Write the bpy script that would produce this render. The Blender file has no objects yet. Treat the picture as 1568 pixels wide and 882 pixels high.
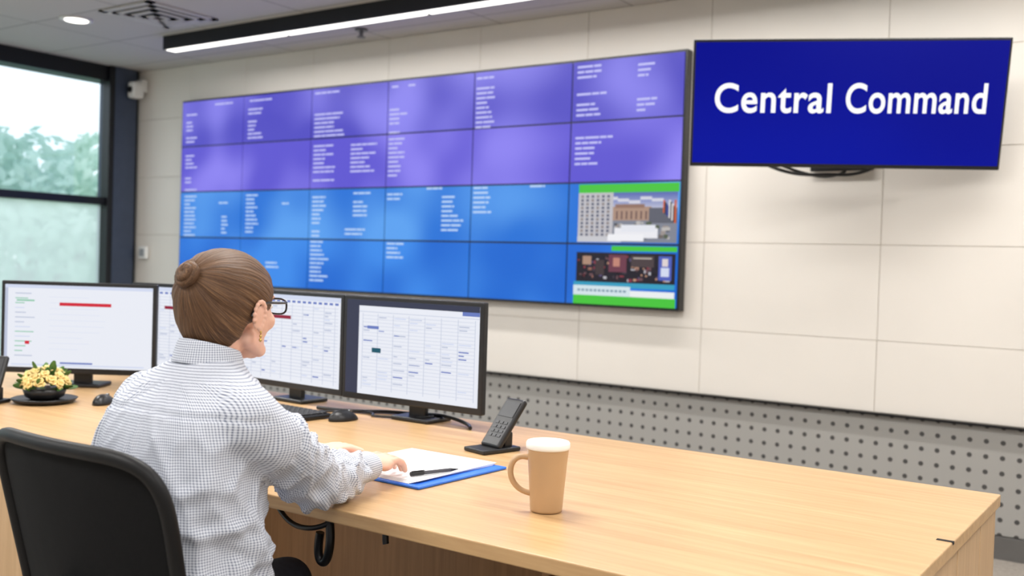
import bpy, bmesh, math, random
from math import sin, cos, pi, radians, atan2, sqrt
from mathutils import Vector, Matrix, noise, Euler
random.seed(7)
S = bpy.context.scene
COL = S.collection
S.view_settings.view_transform = 'Standard'
S.view_settings.look = 'None'
S.view_settings.exposure = 0.0

# ------------------------------------------------------------------ helpers
def lin(c):
    return tuple(((v/255.0)/12.92 if v/255.0 <= 0.04045 else ((v/255.0+0.055)/1.055)**2.4) for v in c)

def base_mat(name):
    m = bpy.data.materials.new(name); m.use_nodes = True
    nt = m.node_tree
    return m, nt, nt.nodes['Principled BSDF']

def mat(name, rgb, rough=0.5, metal=0.0, var=0.06, scale=12.0, bump=0.0, bscale=200.0, spec=0.5, sss=0.0):
    m, nt, b = base_mat(name)
    c = lin(rgb)
    n = nt.nodes.new('ShaderNodeTexNoise'); n.inputs['Scale'].default_value = scale
    n.inputs['Detail'].default_value = 3
    tc = nt.nodes.new('ShaderNodeTexCoord'); nt.links.new(tc.outputs['Object'], n.inputs['Vector'])
    r = nt.nodes.new('ShaderNodeValToRGB')
    r.color_ramp.elements[0].position = 0.3; r.color_ramp.elements[1].position = 0.7
    r.color_ramp.elements[0].color = tuple(max(0, v*(1-var)) for v in c)+(1,)
    r.color_ramp.elements[1].color = tuple(min(1, v*(1+var)) for v in c)+(1,)
    nt.links.new(n.outputs['Fac'], r.inputs['Fac']); nt.links.new(r.outputs['Color'], b.inputs['Base Color'])
    b.inputs['Roughness'].default_value = rough; b.inputs['Metallic'].default_value = metal
    b.inputs['Specular IOR Level'].default_value = spec
    if sss > 0:
        b.inputs['Subsurface Weight'].default_value = sss
        b.inputs['Subsurface Radius'].default_value = (0.012, 0.005, 0.003)
    if bump > 0:
        n2 = nt.nodes.new('ShaderNodeTexNoise'); n2.inputs['Scale'].default_value = bscale
        nt.links.new(tc.outputs['Object'], n2.inputs['Vector'])
        bp = nt.nodes.new('ShaderNodeBump'); bp.inputs['Strength'].default_value = bump; bp.inputs['Distance'].default_value = 0.002
        nt.links.new(n2.outputs['Fac'], bp.inputs['Height']); nt.links.new(bp.outputs['Normal'], b.inputs['Normal'])
    return m

def emat(name, rgb, strength=1.0, rgb2=None, scale=1.2, spec=0.15):
    m, nt, b = base_mat(name)
    b.inputs['Base Color'].default_value = (0.004, 0.004, 0.005, 1)
    b.inputs['Roughness'].default_value = 0.35
    b.inputs['Specular IOR Level'].default_value = spec
    b.inputs['Emission Strength'].default_value = strength
    b.inputs['Emission Color'].default_value = lin(rgb)+(1,)
    if rgb2:
        tc = nt.nodes.new('ShaderNodeTexCoord')
        n = nt.nodes.new('ShaderNodeTexNoise'); n.inputs['Scale'].default_value = scale; n.inputs['Detail'].default_value = 1
        nt.links.new(tc.outputs['Object'], n.inputs['Vector'])
        r = nt.nodes.new('ShaderNodeValToRGB'); r.color_ramp.interpolation = 'EASE'
        r.color_ramp.elements[0].position = 0.36; r.color_ramp.elements[1].position = 0.70
        r.color_ramp.elements[0].color = lin(rgb)+(1,); r.color_ramp.elements[1].color = lin(rgb2)+(1,)
        nt.links.new(n.outputs['Fac'], r.inputs['Fac']); nt.links.new(r.outputs['Color'], b.inputs['Emission Color'])
    return m

def wood(name, c1, c2, axis='X', rough=0.42):
    m, nt, b = base_mat(name)
    tc = nt.nodes.new('ShaderNodeTexCoord'); mp = nt.nodes.new('ShaderNodeMapping')
    sc = {'X': (1.2, 26, 26), 'Z': (26, 26, 1.2)}[axis]
    mp.inputs['Scale'].default_value = sc
    nt.links.new(tc.outputs['Object'], mp.inputs['Vector'])
    n = nt.nodes.new('ShaderNodeTexNoise'); n.inputs['Scale'].default_value = 1.6; n.inputs['Detail'].default_value = 7
    n.inputs['Roughness'].default_value = 0.66; n.inputs['Distortion'].default_value = 0.5
    nt.links.new(mp.outputs['Vector'], n.inputs['Vector'])
    r = nt.nodes.new('ShaderNodeValToRGB')
    r.color_ramp.elements[0].position = 0.30; r.color_ramp.elements[1].position = 0.66
    r.color_ramp.elements[0].color = lin(c1)+(1,); r.color_ramp.elements[1].color = lin(c2)+(1,)
    nt.links.new(n.outputs['Fac'], r.inputs['Fac']); nt.links.new(r.outputs['Color'], b.inputs['Base Color'])
    b.inputs['Roughness'].default_value = rough
    bp = nt.nodes.new('ShaderNodeBump'); bp.inputs['Strength'].default_value = 0.08; bp.inputs['Distance'].default_value = 0.002
    nt.links.new(n.outputs['Fac'], bp.inputs['Height']); nt.links.new(bp.outputs['Normal'], b.inputs['Normal'])
    return m

def link(o, parent=None):
    COL.objects.link(o)
    if parent: o.parent = parent
    return o

def empty(name, loc=(0, 0, 0), rot=(0, 0, 0)):
    e = bpy.data.objects.new(name, None); e.location = loc; e.rotation_euler = rot
    e.empty_display_size = 0.1
    return link(e)

def bm_obj(name, bm, mats, parent=None, smooth=False, loc=(0, 0, 0), rot=(0, 0, 0), recalc=True):
    if recalc: bmesh.ops.recalc_face_normals(bm, faces=bm.faces[:])
    me = bpy.data.meshes.new(name); bm.to_mesh(me); bm.free()
    for m in (mats if isinstance(mats, (list, tuple)) else [mats]): me.materials.append(m)
    if smooth:
        for p in me.polygons: p.use_smooth = True
    o = bpy.data.objects.new(name, me); o.location = loc; o.rotation_euler = rot
    return link(o, parent)

def add_box(bm, c, s, mi=0, M=None):
    mt = Matrix.Translation(c) @ Matrix.Diagonal((s[0], s[1], s[2], 1))
    if M is not None: mt = M @ mt
    r = bmesh.ops.create_cube(bm, size=1, matrix=mt)
    fs = set(f for v in r['verts'] for f in v.link_faces)
    for f in fs: f.material_index = mi
    return r['verts']

def boxes(name, lst, mats, parent=None, bevel=0.0, seg=2, loc=(0, 0, 0), rot=(0, 0, 0)):
    bm = bmesh.new()
    for b in lst: add_box(bm, b[0], b[1], b[2] if len(b) > 2 else 0)
    o = bm_obj(name, bm, mats, parent, loc=loc, rot=rot)
    if bevel > 0:
        md = o.modifiers.new('bev', 'BEVEL'); md.width = bevel; md.segments = seg; md.limit_method = 'ANGLE'
    return o

def add_cyl(bm, p1, p2, r1, r2=None, seg=24, mi=0):
    p1 = Vector(p1); p2 = Vector(p2); d = p2-p1
    if r2 is None: r2 = r1
    q = Vector((0, 0, 1)).rotation_difference(d.normalized()).to_matrix().to_4x4()
    r = bmesh.ops.create_cone(bm, cap_ends=True, segments=seg, radius1=r1, radius2=r2, depth=d.length,
                              matrix=Matrix.Translation((p1+p2)/2) @ q)
    for f in set(f for v in r['verts'] for f in v.link_faces): f.material_index = mi

def add_ell(bm, c, r, R=None, u=20, v=14, mi=0):
    mt = Matrix.Translation(c) @ (R.to_4x4() if R is not None else Matrix.Identity(4)) @ Matrix.Diagonal((r[0], r[1], r[2], 1))
    k = bmesh.ops.create_uvsphere(bm, u_segments=u, v_segments=v, radius=1, matrix=mt)
    for f in set(f for w in k['verts'] for f in w.link_faces): f.material_index = mi
    return k['verts']

def add_chain(bm, pts, seg=18):
    for p in pts: add_ell(bm, p[:3], (p[3],)*3, u=seg, v=12)
    for a, b in zip(pts[:-1], pts[1:]):
        if (Vector(a[:3])-Vector(b[:3])).length > 1e-4: add_cyl(bm, a[:3], b[:3], a[3], b[3], seg)

def tube(name, pts, r, m, parent=None, cyclic=False, res=4, loc=(0, 0, 0), radii=None, typ='NURBS'):
    cu = bpy.data.curves.new(name, 'CURVE'); cu.dimensions = '3D'; cu.bevel_depth = r; cu.bevel_resolution = res
    sp = cu.splines.new('POLY' if typ == 'POLY' else 'NURBS'); sp.points.add(len(pts)-1)
    for i, p in enumerate(pts):
        sp.points[i].co = (*p, 1)
        if radii: sp.points[i].radius = radii[i]
    sp.use_cyclic_u = cyclic
    if typ != 'POLY': sp.order_u = 4; sp.use_endpoint_u = not cyclic; sp.resolution_u = 8
    cu.use_fill_caps = True; cu.materials.append(m)
    o = bpy.data.objects.new(name, cu); o.location = loc
    return link(o, parent)

def remesh(bm, voxel, smooth=4):
    me = bpy.data.meshes.new('tmp'); bmesh.ops.recalc_face_normals(bm, faces=bm.faces[:]); bm.to_mesh(me); bm.free()
    o = bpy.data.objects.new('tmp', me); COL.objects.link(o)
    md = o.modifiers.new('r', 'REMESH'); md.mode = 'VOXEL'; md.voxel_size = voxel
    if smooth:
        ms = o.modifiers.new('s', 'SMOOTH'); ms.factor = 0.5; ms.iterations = smooth
    dg = bpy.context.evaluated_depsgraph_get(); dg.update()
    out = bpy.data.meshes.new_from_object(o.evaluated_get(dg))
    bpy.data.objects.remove(o)
    for p in out.polygons: p.use_smooth = True
    return out

def mesh_obj(name, me, m, parent=None, loc=(0, 0, 0), rot=(0, 0, 0)):
    me.materials.clear(); 
    for k in (m if isinstance(m, (list, tuple)) else [m]): me.materials.append(k)
    o = bpy.data.objects.new(name, me); o.location = loc; o.rotation_euler = rot
    return link(o, parent)

def lathe(bm, prof, seg=48, mi=0, c=(0, 0, 0), close=False):
    rings = []
    for r, z in prof:
        rings.append([bm.verts.new((c[0]+r*cos(2*pi*i/seg), c[1]+r*sin(2*pi*i/seg), c[2]+z)) for i in range(seg)])
    for a, b in zip(rings[:-1], rings[1:]):
        for i in range(seg):
            f = bm.faces.new((a[i], a[(i+1) % seg], b[(i+1) % seg], b[i])); f.material_index = mi; f.smooth = True
    f = bm.faces.new(rings[0]); f.material_index = mi
    f = bm.faces.new(rings[-1]); f.material_index = mi

# ------------------------------------------------------------------ camera
H = 1.26
cam_d = bpy.data.cameras.new('camera'); cam = bpy.data.objects.new('camera', cam_d); COL.objects.link(cam)
cam_d.sensor_width = 36; cam_d.lens = 36*1543/1568
a = radians(34.6); p = radians(1.28); ro = radians(1.83)
F = Vector((-sin(a)*cos(p), cos(a)*cos(p), -sin(p))); R = Vector((cos(a), sin(a), 0)); U = R.cross(F)
R2 = R*cos(ro)+U*sin(ro); U2 = U*cos(ro)-R*sin(ro)
M = Matrix(((R2.x, U2.x, -F.x, 0), (R2.y, U2.y, -F.y, 0), (R2.z, U2.z, -F.z, H), (0, 0, 0, 1)))
cam.matrix_world = M
cam_d.dof.use_dof = True; cam_d.dof.focus_distance = 2.3; cam_d.dof.aperture_fstop = 3.4
cam_d.clip_start = 0.05
S.camera = cam

# ------------------------------------------------------------------ materials
M_panel = mat('wall_panel_cream', (227, 221, 213), 0.75, var=0.02, scale=2, bump=0.05)
M_gap = mat('panel_gap_beige', (188, 180, 168), 0.9)
M_white = mat('white_paint', (232, 231, 228), 0.6, var=0.02)
M_black = mat('black_plastic', (20, 20, 23), 0.38, var=0.1, bump=0.05, bscale=600)
M_frame = mat('black_aluminium', (24, 25, 29), 0.35, metal=0.3)
M_frame2 = mat('blue_grey_aluminium', (62, 72, 92), 0.4, metal=0.2)
M_grey = mat('grey_metal', (120, 122, 125), 0.35, metal=0.8)
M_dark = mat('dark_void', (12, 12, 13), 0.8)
M_oak = wood('oak_top', (180, 142, 98), (204, 168, 122), 'X', 0.36)
M_oakd = wood('oak_panel', (150, 110, 72), (174, 132, 90), 'Z')
M_oake = wood('oak_end', (184, 150, 112), (202, 168, 128), 'Z')

# perforated panel
def perforated():
    m, nt, b = base_mat('perforated_grey_metal')
    tc = nt.nodes.new('ShaderNodeTexCoord'); sp = nt.nodes.new('ShaderNodeSeparateXYZ')
    nt.links.new(tc.outputs['Object'], sp.inputs[0])
    def mth(op, a_, b_=None):
        n = nt.nodes.new('ShaderNodeMath'); n.operation = op
        for i, v in enumerate((a_, b_)):
            if v is None: continue
            if isinstance(v, (int, float)): n.inputs[i].default_value = v
            else: nt.links.new(v, n.inputs[i])
        return n.outputs[0]
    def cell(o):
        k = mth('DIVIDE', o, 0.07); k = mth('ADD', k, 100.0); k = mth('FRACT', k); k = mth('SUBTRACT', k, 0.5); return mth('MULTIPLY', k, k)
    d = mth('ADD', cell(sp.outputs['X']), cell(sp.outputs['Z'])); d = mth('SQRT', d)
    hole = mth('LESS_THAN', d, 0.16)
    mx = nt.nodes.new('ShaderNodeMix'); mx.data_type = 'RGBA'
    nt.links.new(hole, mx.inputs['Factor'])
    mx.inputs['A'].default_value = lin((160, 158, 154))+(1,); mx.inputs['B'].default_value = lin((68, 67, 66))+(1,)
    nt.links.new(mx.outputs['Result'], b.inputs['Base Color']); b.inputs['Roughness'].default_value = 0.7
    return m
M_perf = perforated()

def ceiling_mat():
    m, nt, b = base_mat('ceiling_tiles')
    tc = nt.nodes.new('ShaderNodeTexCoord')
    br = nt.nodes.new('ShaderNodeTexBrick'); br.offset = 0; br.inputs['Scale'].default_value = 1
    br.inputs['Brick Width'].default_value = 0.9; br.inputs['Row Height'].default_value = 0.6; br.inputs['Mortar Size'].default_value = 0.006
    br.inputs['Color1'].default_value = lin((202, 198, 194))+(1,); br.inputs['Color2'].default_value = lin((198, 194, 190))+(1,)
    br.inputs['Mortar'].default_value = lin((150, 146, 142))+(1,)
    nt.links.new(tc.outputs['Object'], br.inputs['Vector']); nt.links.new(br.outputs['Color'], b.inputs['Base Color'])
    b.inputs['Roughness'].default_value = 0.85
    return m
M_ceil = ceiling_mat()
M_carpet = mat('grey_carpet', (150, 142, 133), 0.95, var=0.12, scale=60, bump=0.3, bscale=300)

# ------------------------------------------------------------------ room shell
X0, X1, Y0, Y1, ZC = -7.23, 3.2, -2.6, 5.0, 2.73
boxes('floor', [(((X0+X1)/2, (Y0+Y1)/2, -0.05), (X1-X0+0.4, Y1-Y0+0.4, 0.1))], M_carpet)
boxes('ceiling', [(((X0+X1)/2, (Y0+Y1)/2, ZC+0.05), (X1-X0+0.4, Y1-Y0+0.4, 0.1))], M_ceil)
xs = [X0, -6.53, -5.9, -5.2, -4.5, -3.75, -2.98, -2.22, -1.305, -0.39, 0.53, 1.45, 2.35, X1]
zs = [0.607, 0.953, 1.415, 1.874, 2.334, ZC]
g = 0.003
lst = [(((X0+X1)/2, Y1+0.114, ZC/2+0.30), (X1-X0+0.4, 0.2, ZC-0.6), 1), (((X0+X1)/2, Y1+0.134, ZC/2), (X1-X0+0.4, 0.18, ZC), 1)]
for i in range(len(xs)-1):
    for j in range(len(zs)-1):
        lst.append((((xs[i]+xs[i+1])/2, Y1+0.0225, (zs[j]+zs[j+1])/2), (xs[i+1]-xs[i]-g, 0.025, zs[j+1]-zs[j]-g), 0))
boxes('wall_back', lst, [M_panel, M_gap], bevel=0.0010, seg=1)
boxes('wall_back_perforated_wainscot', [(((X0+X1)/2, Y1+0.032, 0.35), (X1-X0, 0.012, 0.49))], M_perf)
boxes('trim_1', [(((X0+X1)/2, Y1+0.012, 0.600), (X1-X0, 0.045, 0.010))], M_frame)
boxes('baseboard_back', [(((X0+X1)/2, Y1+0.02, 0.05), (X1-X0, 0.03, 0.10))], mat('baseboard_grey', (96, 94, 92), 0.6))
boxes('wall_right', [((X1+0.06, (Y0+Y1)/2, ZC/2), (0.12, Y1-Y0, ZC))], M_white)
boxes('wall_front', [(((X0+X1)/2, Y0-0.06, ZC/2), (X1-X0, 0.12, ZC))], M_white)

# window wall (left)
def glass_mat():
    m = bpy.data.materials.new('window_glass'); m.use_nodes = True; nt = m.node_tree; nt.nodes.clear()
    o = nt.nodes.new('ShaderNodeOutputMaterial'); mx = nt.nodes.new('ShaderNodeMixShader')
    t = nt.nodes.new('ShaderNodeBsdfTransparent'); gl = nt.nodes.new('ShaderNodeBsdfGlossy')
    t.inputs[0].default_value = (0.93, 0.96, 0.97, 1); gl.inputs['Roughness'].default_value = 0.03
    mx.inputs[0].default_value = 0.06
    nt.links.new(t.outputs[0], mx.inputs[1]); nt.links.new(gl.outputs[0], mx.inputs[2]); nt.links.new(mx.outputs[0], o.inputs[0])
    return m
M_glass = glass_mat()
def blind_mat():
    m = bpy.data.materials.new('frosted_film'); m.use_nodes = True; nt = m.node_tree; nt.nodes.clear()
    o = nt.nodes.new('ShaderNodeOutputMaterial'); mx = nt.nodes.new('ShaderNodeMixShader')
    t = nt.nodes.new('ShaderNodeBsdfTransparent'); gl = nt.nodes.new('ShaderNodeBsdfTranslucent')
    gl.inputs[0].default_value = (0.9, 0.92, 0.9, 1); mx.inputs[0].default_value = 0.42
    nt.links.new(t.outputs[0], mx.inputs[1]); nt.links.new(gl.outputs[0], mx.inputs[2]); nt.links.new(mx.outputs[0], o.inputs[0])
    return m
M_film = blind_mat()
win = empty('window_1', (X0, 0, 0))
fr = []
fr.append(((-0.05, (Y0+Y1)/2, ZC-0.06), (0.2, Y1-Y0, 0.12), 0))
fr.append(((-0.05, (Y0+Y1)/2, 0.12), (0.16, Y1-Y0, 0.08), 0))
fr.append(((0.0, (Y0+4.75)/2, 1.665), (0.1, 4.75-Y0, 0.06), 0))
fr.append(((-0.02, 4.86, ZC/2), (0.2, 0.20, ZC), 1))
fr.append(((0.02, 4.96, ZC/2), (0.1, 0.05, ZC), 0))
fr.append(((0.03, 4.745, ZC/2), (0.1, 0.05, ZC), 0))
for y in (3.25, 1.75, 0.25, -1.25): fr.append(((0, y, ZC/2), (0.1, 0.06, ZC), 0))
boxes('frame', fr, [M_frame, M_frame2], win, bevel=0.004)
boxes('glass_upper', [((-0.02, (Y0+4.75)/2, 2.15), (0.008, 4.75-Y0, 0.95))], M_glass, win)
boxes('glass_lower', [((-0.02, (Y0+4.75)/2, 0.90), (0.008, 4.75-Y0, 1.5))], M_film, win)
boxes('wall_left', [((X0-0.1, (Y0+Y1)/2, 0.04), (0.14, Y1-Y0, 0.08))], M_white)

# exterior
boxes('ground_exterior', [((-30, 5, -2.1), (44, 60, 0.1))], mat('lawn', (185, 195, 175), 0.9, var=0.2, scale=1))
def leaf_mat():
    m = bpy.data.materials.new('tree_foliage_haze'); m.use_nodes = True; nt = m.node_tree; nt.nodes.clear()
    o = nt.nodes.new('ShaderNodeOutputMaterial'); mx = nt.nodes.new('ShaderNodeMixShader'); mx.inputs[0].default_value = 0.55
    d = nt.nodes.new('ShaderNodeBsdfDiffuse'); t = nt.nodes.new('ShaderNodeBsdfTranslucent')
    tc = nt.nodes.new('ShaderNodeTexCoord'); n = nt.nodes.new('ShaderNodeTexNoise'); n.inputs['Scale'].default_value = 1.4
    r = nt.nodes.new('ShaderNodeValToRGB'); r.color_ramp.elements[0].position = 0.35; r.color_ramp.elements[1].position = 0.65
    r.color_ramp.elements[0].color = lin((184, 210, 192))+(1,); r.color_ramp.elements[1].color = lin((222, 236, 222))+(1,)  # outdoor haze is painted into these pale leaf colours
    nt.links.new(tc.outputs['Object'], n.inputs['Vector']); nt.links.new(n.outputs['Fac'], r.inputs['Fac'])
    for s_ in (d, t): nt.links.new(r.outputs['Color'], s_.inputs['Color'])
    nt.links.new(d.outputs[0], mx.inputs[1]); nt.links.new(t.outputs[0], mx.inputs[2]); nt.links.new(mx.outputs[0], o.inputs[0])
    return m
M_leaf = leaf_mat()
M_bark = mat('tree_bark', (150, 142, 134), 0.9)
def tree(x, y, h, s):
    t = empty('tree', (x, y, -2.05))
    bm = bmesh.new()
    cl = []
    for i in range(22):
        th = random.uniform(0, 2*pi); rr = s*sqrt(random.random())*0.8
        cl.append((Vector((rr*cos(th), rr*sin(th), h*random.uniform(0.35, 0.92))), s*random.uniform(0.28, 0.48)))
    for c_, r_ in cl:
        for k in range(210):
            d = Vector((random.gauss(0, 1), random.gauss(0, 1), random.gauss(0, 1))).normalized()
            q = c_+d*r_*(0.55+0.5*random.random())
            n1 = Vector((random.gauss(0, 1), random.gauss(0, 1), random.gauss(0, 1))).normalized()
            n2 = n1.orthogonal().normalized(); sz = random.uniform(0.06, 0.13)
            vs = [bm.verts.new(q+n1*sz*1.3), bm.verts.new(q+n2*sz*0.6), bm.verts.new(q-n1*sz*1.3), bm.verts.new(q-n2*sz*0.6)]
            bm.faces.new(vs)
    bm_obj('foliage', bm, M_leaf, t, recalc=False)
    bm = bmesh.new(); add_cyl(bm, (0, 0, 0), (0, 0, h*0.6), 0.18, 0.1)
    for c_, r_ in cl[:8]: add_cyl(bm, (0, 0, h*0.45), c_, 0.06, 0.02, 8)
    bm_obj('trunk', bm, M_bark, t)
for q in ((-15, 8.5, 5.3, 2.1), (-17.5, 6.0, 5.6, 2.2), (-16.5, 11.5, 4.7, 2.0), (-14, 4.0, 4.6, 1.8), (-19, 13.5, 5.8, 2.4), (-13.5, 0.5, 5.0, 2.0), (-20, 9.5, 5.6, 2.5)): tree(*q)

# ------------------------------------------------------------------ ceiling fittings
def fixture(name, xa, xb, y, power):
    e = empty(name, ((xa+xb)/2, y, ZC))
    L = xb-xa
    boxes('housing', [((0, 0, -0.03), (L, 0.105, 0.06)), ((0, -0.047, -0.045), (L, 0.012, 0.09)), ((0, 0.047, -0.045), (L, 0.012, 0.09)), ((-L/2+0.006, 0, -0.045), (0.012, 0.105, 0.09)), ((L/2-0.006, 0, -0.045), (0.012, 0.105, 0.09))], M_frame, e)
    n = max(1, round(L/1.2)); w = L/n
    boxes('diffuser', [((-L/2+w*(i+0.5), 0, -0.078), (w-0.025, 0.080, 0.030)) for i in range(n)], emat('led_diffuser', (255, 252, 245), 2.5), e, bevel=0.004)
    ld = bpy.data.lights.new('led_strip', 'AREA'); ld.shape = 'RECTANGLE'; ld.size = L-0.05; ld.size_y = 0.075; ld.energy = power
    ld.color = (1, 0.98, 0.95)
    lo = bpy.data.objects.new('led_strip', ld); lo.location = (0, 0, -0.096); link(lo, e)
fixture('linear_ceiling_light', -5.86, 2.0, 4.31, 90)
def panel(x, y, power=45):  # added panels out of view, put in to brighten the room
    e = empty('added_led_panel', (x, y, ZC))
    boxes('frame', [((0, 0, -0.006), (1.22, 0.62, 0.012))], M_white, e)
    boxes('diffuser', [((0, 0, -0.014), (1.16, 0.56, 0.006))], emat('added_panel_diffuser', (255, 252, 246), 2.0), e)
    ld = bpy.data.lights.new('added_panel_lamp', 'AREA'); ld.shape = 'RECTANGLE'; ld.size = 1.15; ld.size_y = 0.55; ld.energy = power
    ld.color = (1, 0.985, 0.96)
    lo = bpy.data.objects.new('added_panel_lamp', ld); lo.location = (0, 0, -0.02); link(lo, e)
for x in (-4.6, -2.0, 0.6): 
    for y in (2.0, -0.4): panel(x, y, 46)
# downlight
e = empty('recessed_downlight', (-5.95, 3.68, ZC)); bm = bmesh.new()
lathe(bm, [(0.10, -0.001), (0.10, -0.008), (0.075, -0.01), (0.07, -0.002)], mi=0)
bm_obj('trim_ring', bm, M_white, e)
bm = bmesh.new(); add_cyl(bm, (0, 0, -0.012), (0, 0, -0.009), 0.07); bm_obj('lens', bm, emat('downlight_lens', (255, 250, 240), 4), e)
# air diffuser
e = empty('ceiling_air_vent', (-5.36, 3.86, ZC)); l2 = []
for i, (w, z) in enumerate(((0.50, -0.006), (0.38, -0.012), (0.26, -0.018), (0.14, -0.024))):
    t = 0.035 if i else 0.045
    l2 += [((0, w/2-t/2, z), (w, t, 0.006)), ((0, -w/2+t/2, z), (w, t, 0.006)), ((w/2-t/2, 0, z), (t, w, 0.006)), ((-w/2+t/2, 0, z), (t, w, 0.006))]
boxes('louvre_frames', l2, mat('vent_grey', (200, 197, 193), 0.5), e)
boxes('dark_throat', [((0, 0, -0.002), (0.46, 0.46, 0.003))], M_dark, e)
# sprinkler
e = empty('ceiling_sprinkler', (-4.48, 4.72, ZC)); bm = bmesh.new()
add_cyl(bm, (0, 0, 0), (0, 0, -0.012), 0.04); add_cyl(bm, (0, 0, -0.01), (0, 0, -0.05), 0.012); add_cyl(bm, (0, 0, -0.05), (0, 0, -0.056), 0.028)
bm_obj('sprinkler_head', bm, M_grey, e)
# corner camera
e = empty('security_camera', (-7.10, 4.93, 2.58))
boxes('mount', [((0, 0.04, 0.02), (0.08, 0.06, 0.10))], M_white, e, bevel=0.01)
boxes('body', [((0.01, -0.02, -0.02), (0.09, 0.10, 0.13))], M_white, e, bevel=0.02, seg=3)
bm = bmesh.new(); add_cyl(bm, (0.01, -0.068, -0.02), (0.01, -0.08, -0.02), 0.025); bm_obj('lens', bm, M_black, e)
# wall switch
e = empty('wall_switch', (-7.05, 4.985, 1.27))
boxes('plate', [((0, 0, 0), (0.10, 0.03, 0.10))], M_white, e, bevel=0.006)
boxes('face', [((0, -0.017, 0), (0.06, 0.006, 0.06))], mat('switch_grey', (150, 155, 158), 0.4), e, bevel=0.003)

# ------------------------------------------------------------------ video wall
VX0, VX1, VZ0, VZ1 = -6.53, -2.33, 1.052, 2.432
vw = empty('video_wall', (VX0, 4.95, VZ0))
W = (VX1-VX0)/6; HH = (VZ1-VZ0)/4
boxes('bezel_frame', [((3*W, 0.02, 2*HH), (6*W+0.02, 0.06, 4*HH+0.02))], M_black, vw, bevel=0.003)
rowc = [((82, 76, 196), (142, 136, 242)), ((94, 84, 210), (146, 136, 246)), ((36, 114, 216), (92, 162, 242)), ((28, 104, 210), (62, 140, 236))]
mats = [emat('screen_row_%d' % r, rowc[r][0], 0.98, rowc[r][1], 1.5) for r in range(4)]
lst = []
for r in range(4):
    for c in range(6):
        lst.append((((c+0.5)*W, -0.014, (3-r+0.5)*HH), (W-0.012, 0.008, HH-0.010), r))
boxes('display_tiles', lst, mats, vw)
Etxt = [emat('screen_text_lilac', (196, 196, 250), 0.95), emat('screen_text_sky', (186, 214, 252), 0.95)]
tl = []
def block(c, r, u, v0, v1, wmax, step=0.085, skip=0.12, y=-0.0195):
    v = v0
    while v < v1:
        if random.random() > skip:
            w = wmax*random.uniform(0.45, 1.0)
            x = u
            while x < u+w:
                ww = min(random.uniform(0.05, 0.16), u+w-x)
                if ww > 0.012: tl.append((((c+x+ww/2)*W, y, (4-r-v)*HH), (ww*W, 0.002, HH*0.036), 0 if r < 2 else 1))
                x += ww+0.010
        v += step
B = [(0,0,.08,.3,.95,.2),(0,0,.55,.12,.2,.3),(1,0,.08,.3,.95,.25),(1,0,.1,.12,.2,.5),(2,0,.05,.1,.95,.42),(3,0,.05,.12,.2,.12),(3,0,.25,.12,.2,.12),(3,0,.03,.55,1,.22),
     (4,0,.03,.12,.2,.3),(4,0,.03,.3,1,.2),(5,0,.05,.1,.35,.3),(5,0,.05,.55,.95,.3),(5,0,.6,.15,.35,.18),(5,0,.6,.7,.9,.18),
     (0,1,.08,.12,.5,.2),(0,1,.08,.7,1,.2),(2,1,.05,.15,.9,.3),(2,1,.55,.08,.75,.35),(3,1,.03,.1,.85,.2),(5,1,.05,.18,.75,.35),
     (0,2,.08,.1,.95,.22),(0,2,.65,.25,.35,.2),(0,2,.7,.55,.9,.12),(1,2,.08,.1,.95,.2),(1,2,.62,.28,.36,.15),(2,2,.05,.08,.95,.2),(2,2,.6,.1,.6,.22),(2,2,.5,.8,.9,.35),
     (3,2,.03,.05,.25,.2),(3,2,.68,.2,.95,.25),(3,2,.5,.04,.1,.35),(4,2,.03,.05,.55,.22),(4,2,.62,.04,.1,.3),(1,3,.4,.5,.6,.2),(2,3,.04,.05,.9,.25),(3,3,.04,.06,.35,.25)]
for b in B: block(*b)
boxes('screen_text_lines', tl, Etxt, vw)
# picture content
EC = {}
def ec(rgb, s=0.95):
    k = tuple(rgb)
    if k not in EC: EC[k] = emat('display_colour_%d_%d_%d' % k, rgb, s)
    return EC[k]
mm = []; l3 = []; lay = [0]
def pic(u0, v0, u1, v1, cc):
    m = ec(cc)
    if m not in mm: mm.append(m)
    lay[0] += 1
    l3.append((((5+(u0+u1)/2)*W, -0.0190-0.00002*lay[0], (2-(v0+v1)/2)*HH), ((u1-u0)*W, 0.0008, (v1-v0)*HH), mm.index(m)))
G = (74, 200, 62)
pic(.10,.03,.99,.17,G); pic(.10,.17,.98,.97,(132,136,150))
for i in range(9): pic(.34,.17+.035*i,.98,.21+.035*i,(96+14*i,112+12*i,182+5*i))     # sky gradient
for i in range(5): pic(.36+.1*i,.24+.03*(i % 3),.46+.1*i,.29+.03*(i % 3),(214,214,228))     # clouds
pic(.10,.17,.42,.92,(196,194,200))
for i in range(6):
    for j in range(11): pic(.125+.048*i,.21+.062*j,.148+.048*i,.25+.062*j,(92,96,116) if (i+j) % 3 else (140,130,128))
pic(.42,.40,.76,.62,(176,146,128)); pic(.44,.36,.70,.42,(150,118,104))
for i in range(7): pic(.45+.043*i,.47,.465+.043*i,.60,(116,92,88))
pic(.74,.42,.98,.66,(98,100,112))
for i in range(40):
    u = random.uniform(.42, .94); v = random.uniform(.62, .88); pic(u, v, u+random.uniform(.02, .05), v+random.uniform(.03, .07), random.choice([(70,72,80),(112,104,100),(160,150,146),(88,98,80),(190,186,184),(130,78,66)]))
for i in range(9): pic(.86+.012*i,.30+.03*(i % 4),.875+.012*i,.5+.02*i,random.choice([(206,96,54),(60,70,140),(230,226,226),(60,60,70)]))
pic(.10,.88,.5,.97,(204,204,210)); pic(.44,.74,.82,.90,(238,238,244)); pic(.50,.69,.80,.80,(232,234,242)); pic(.38,.84,.70,.95,(244,244,248))
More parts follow.
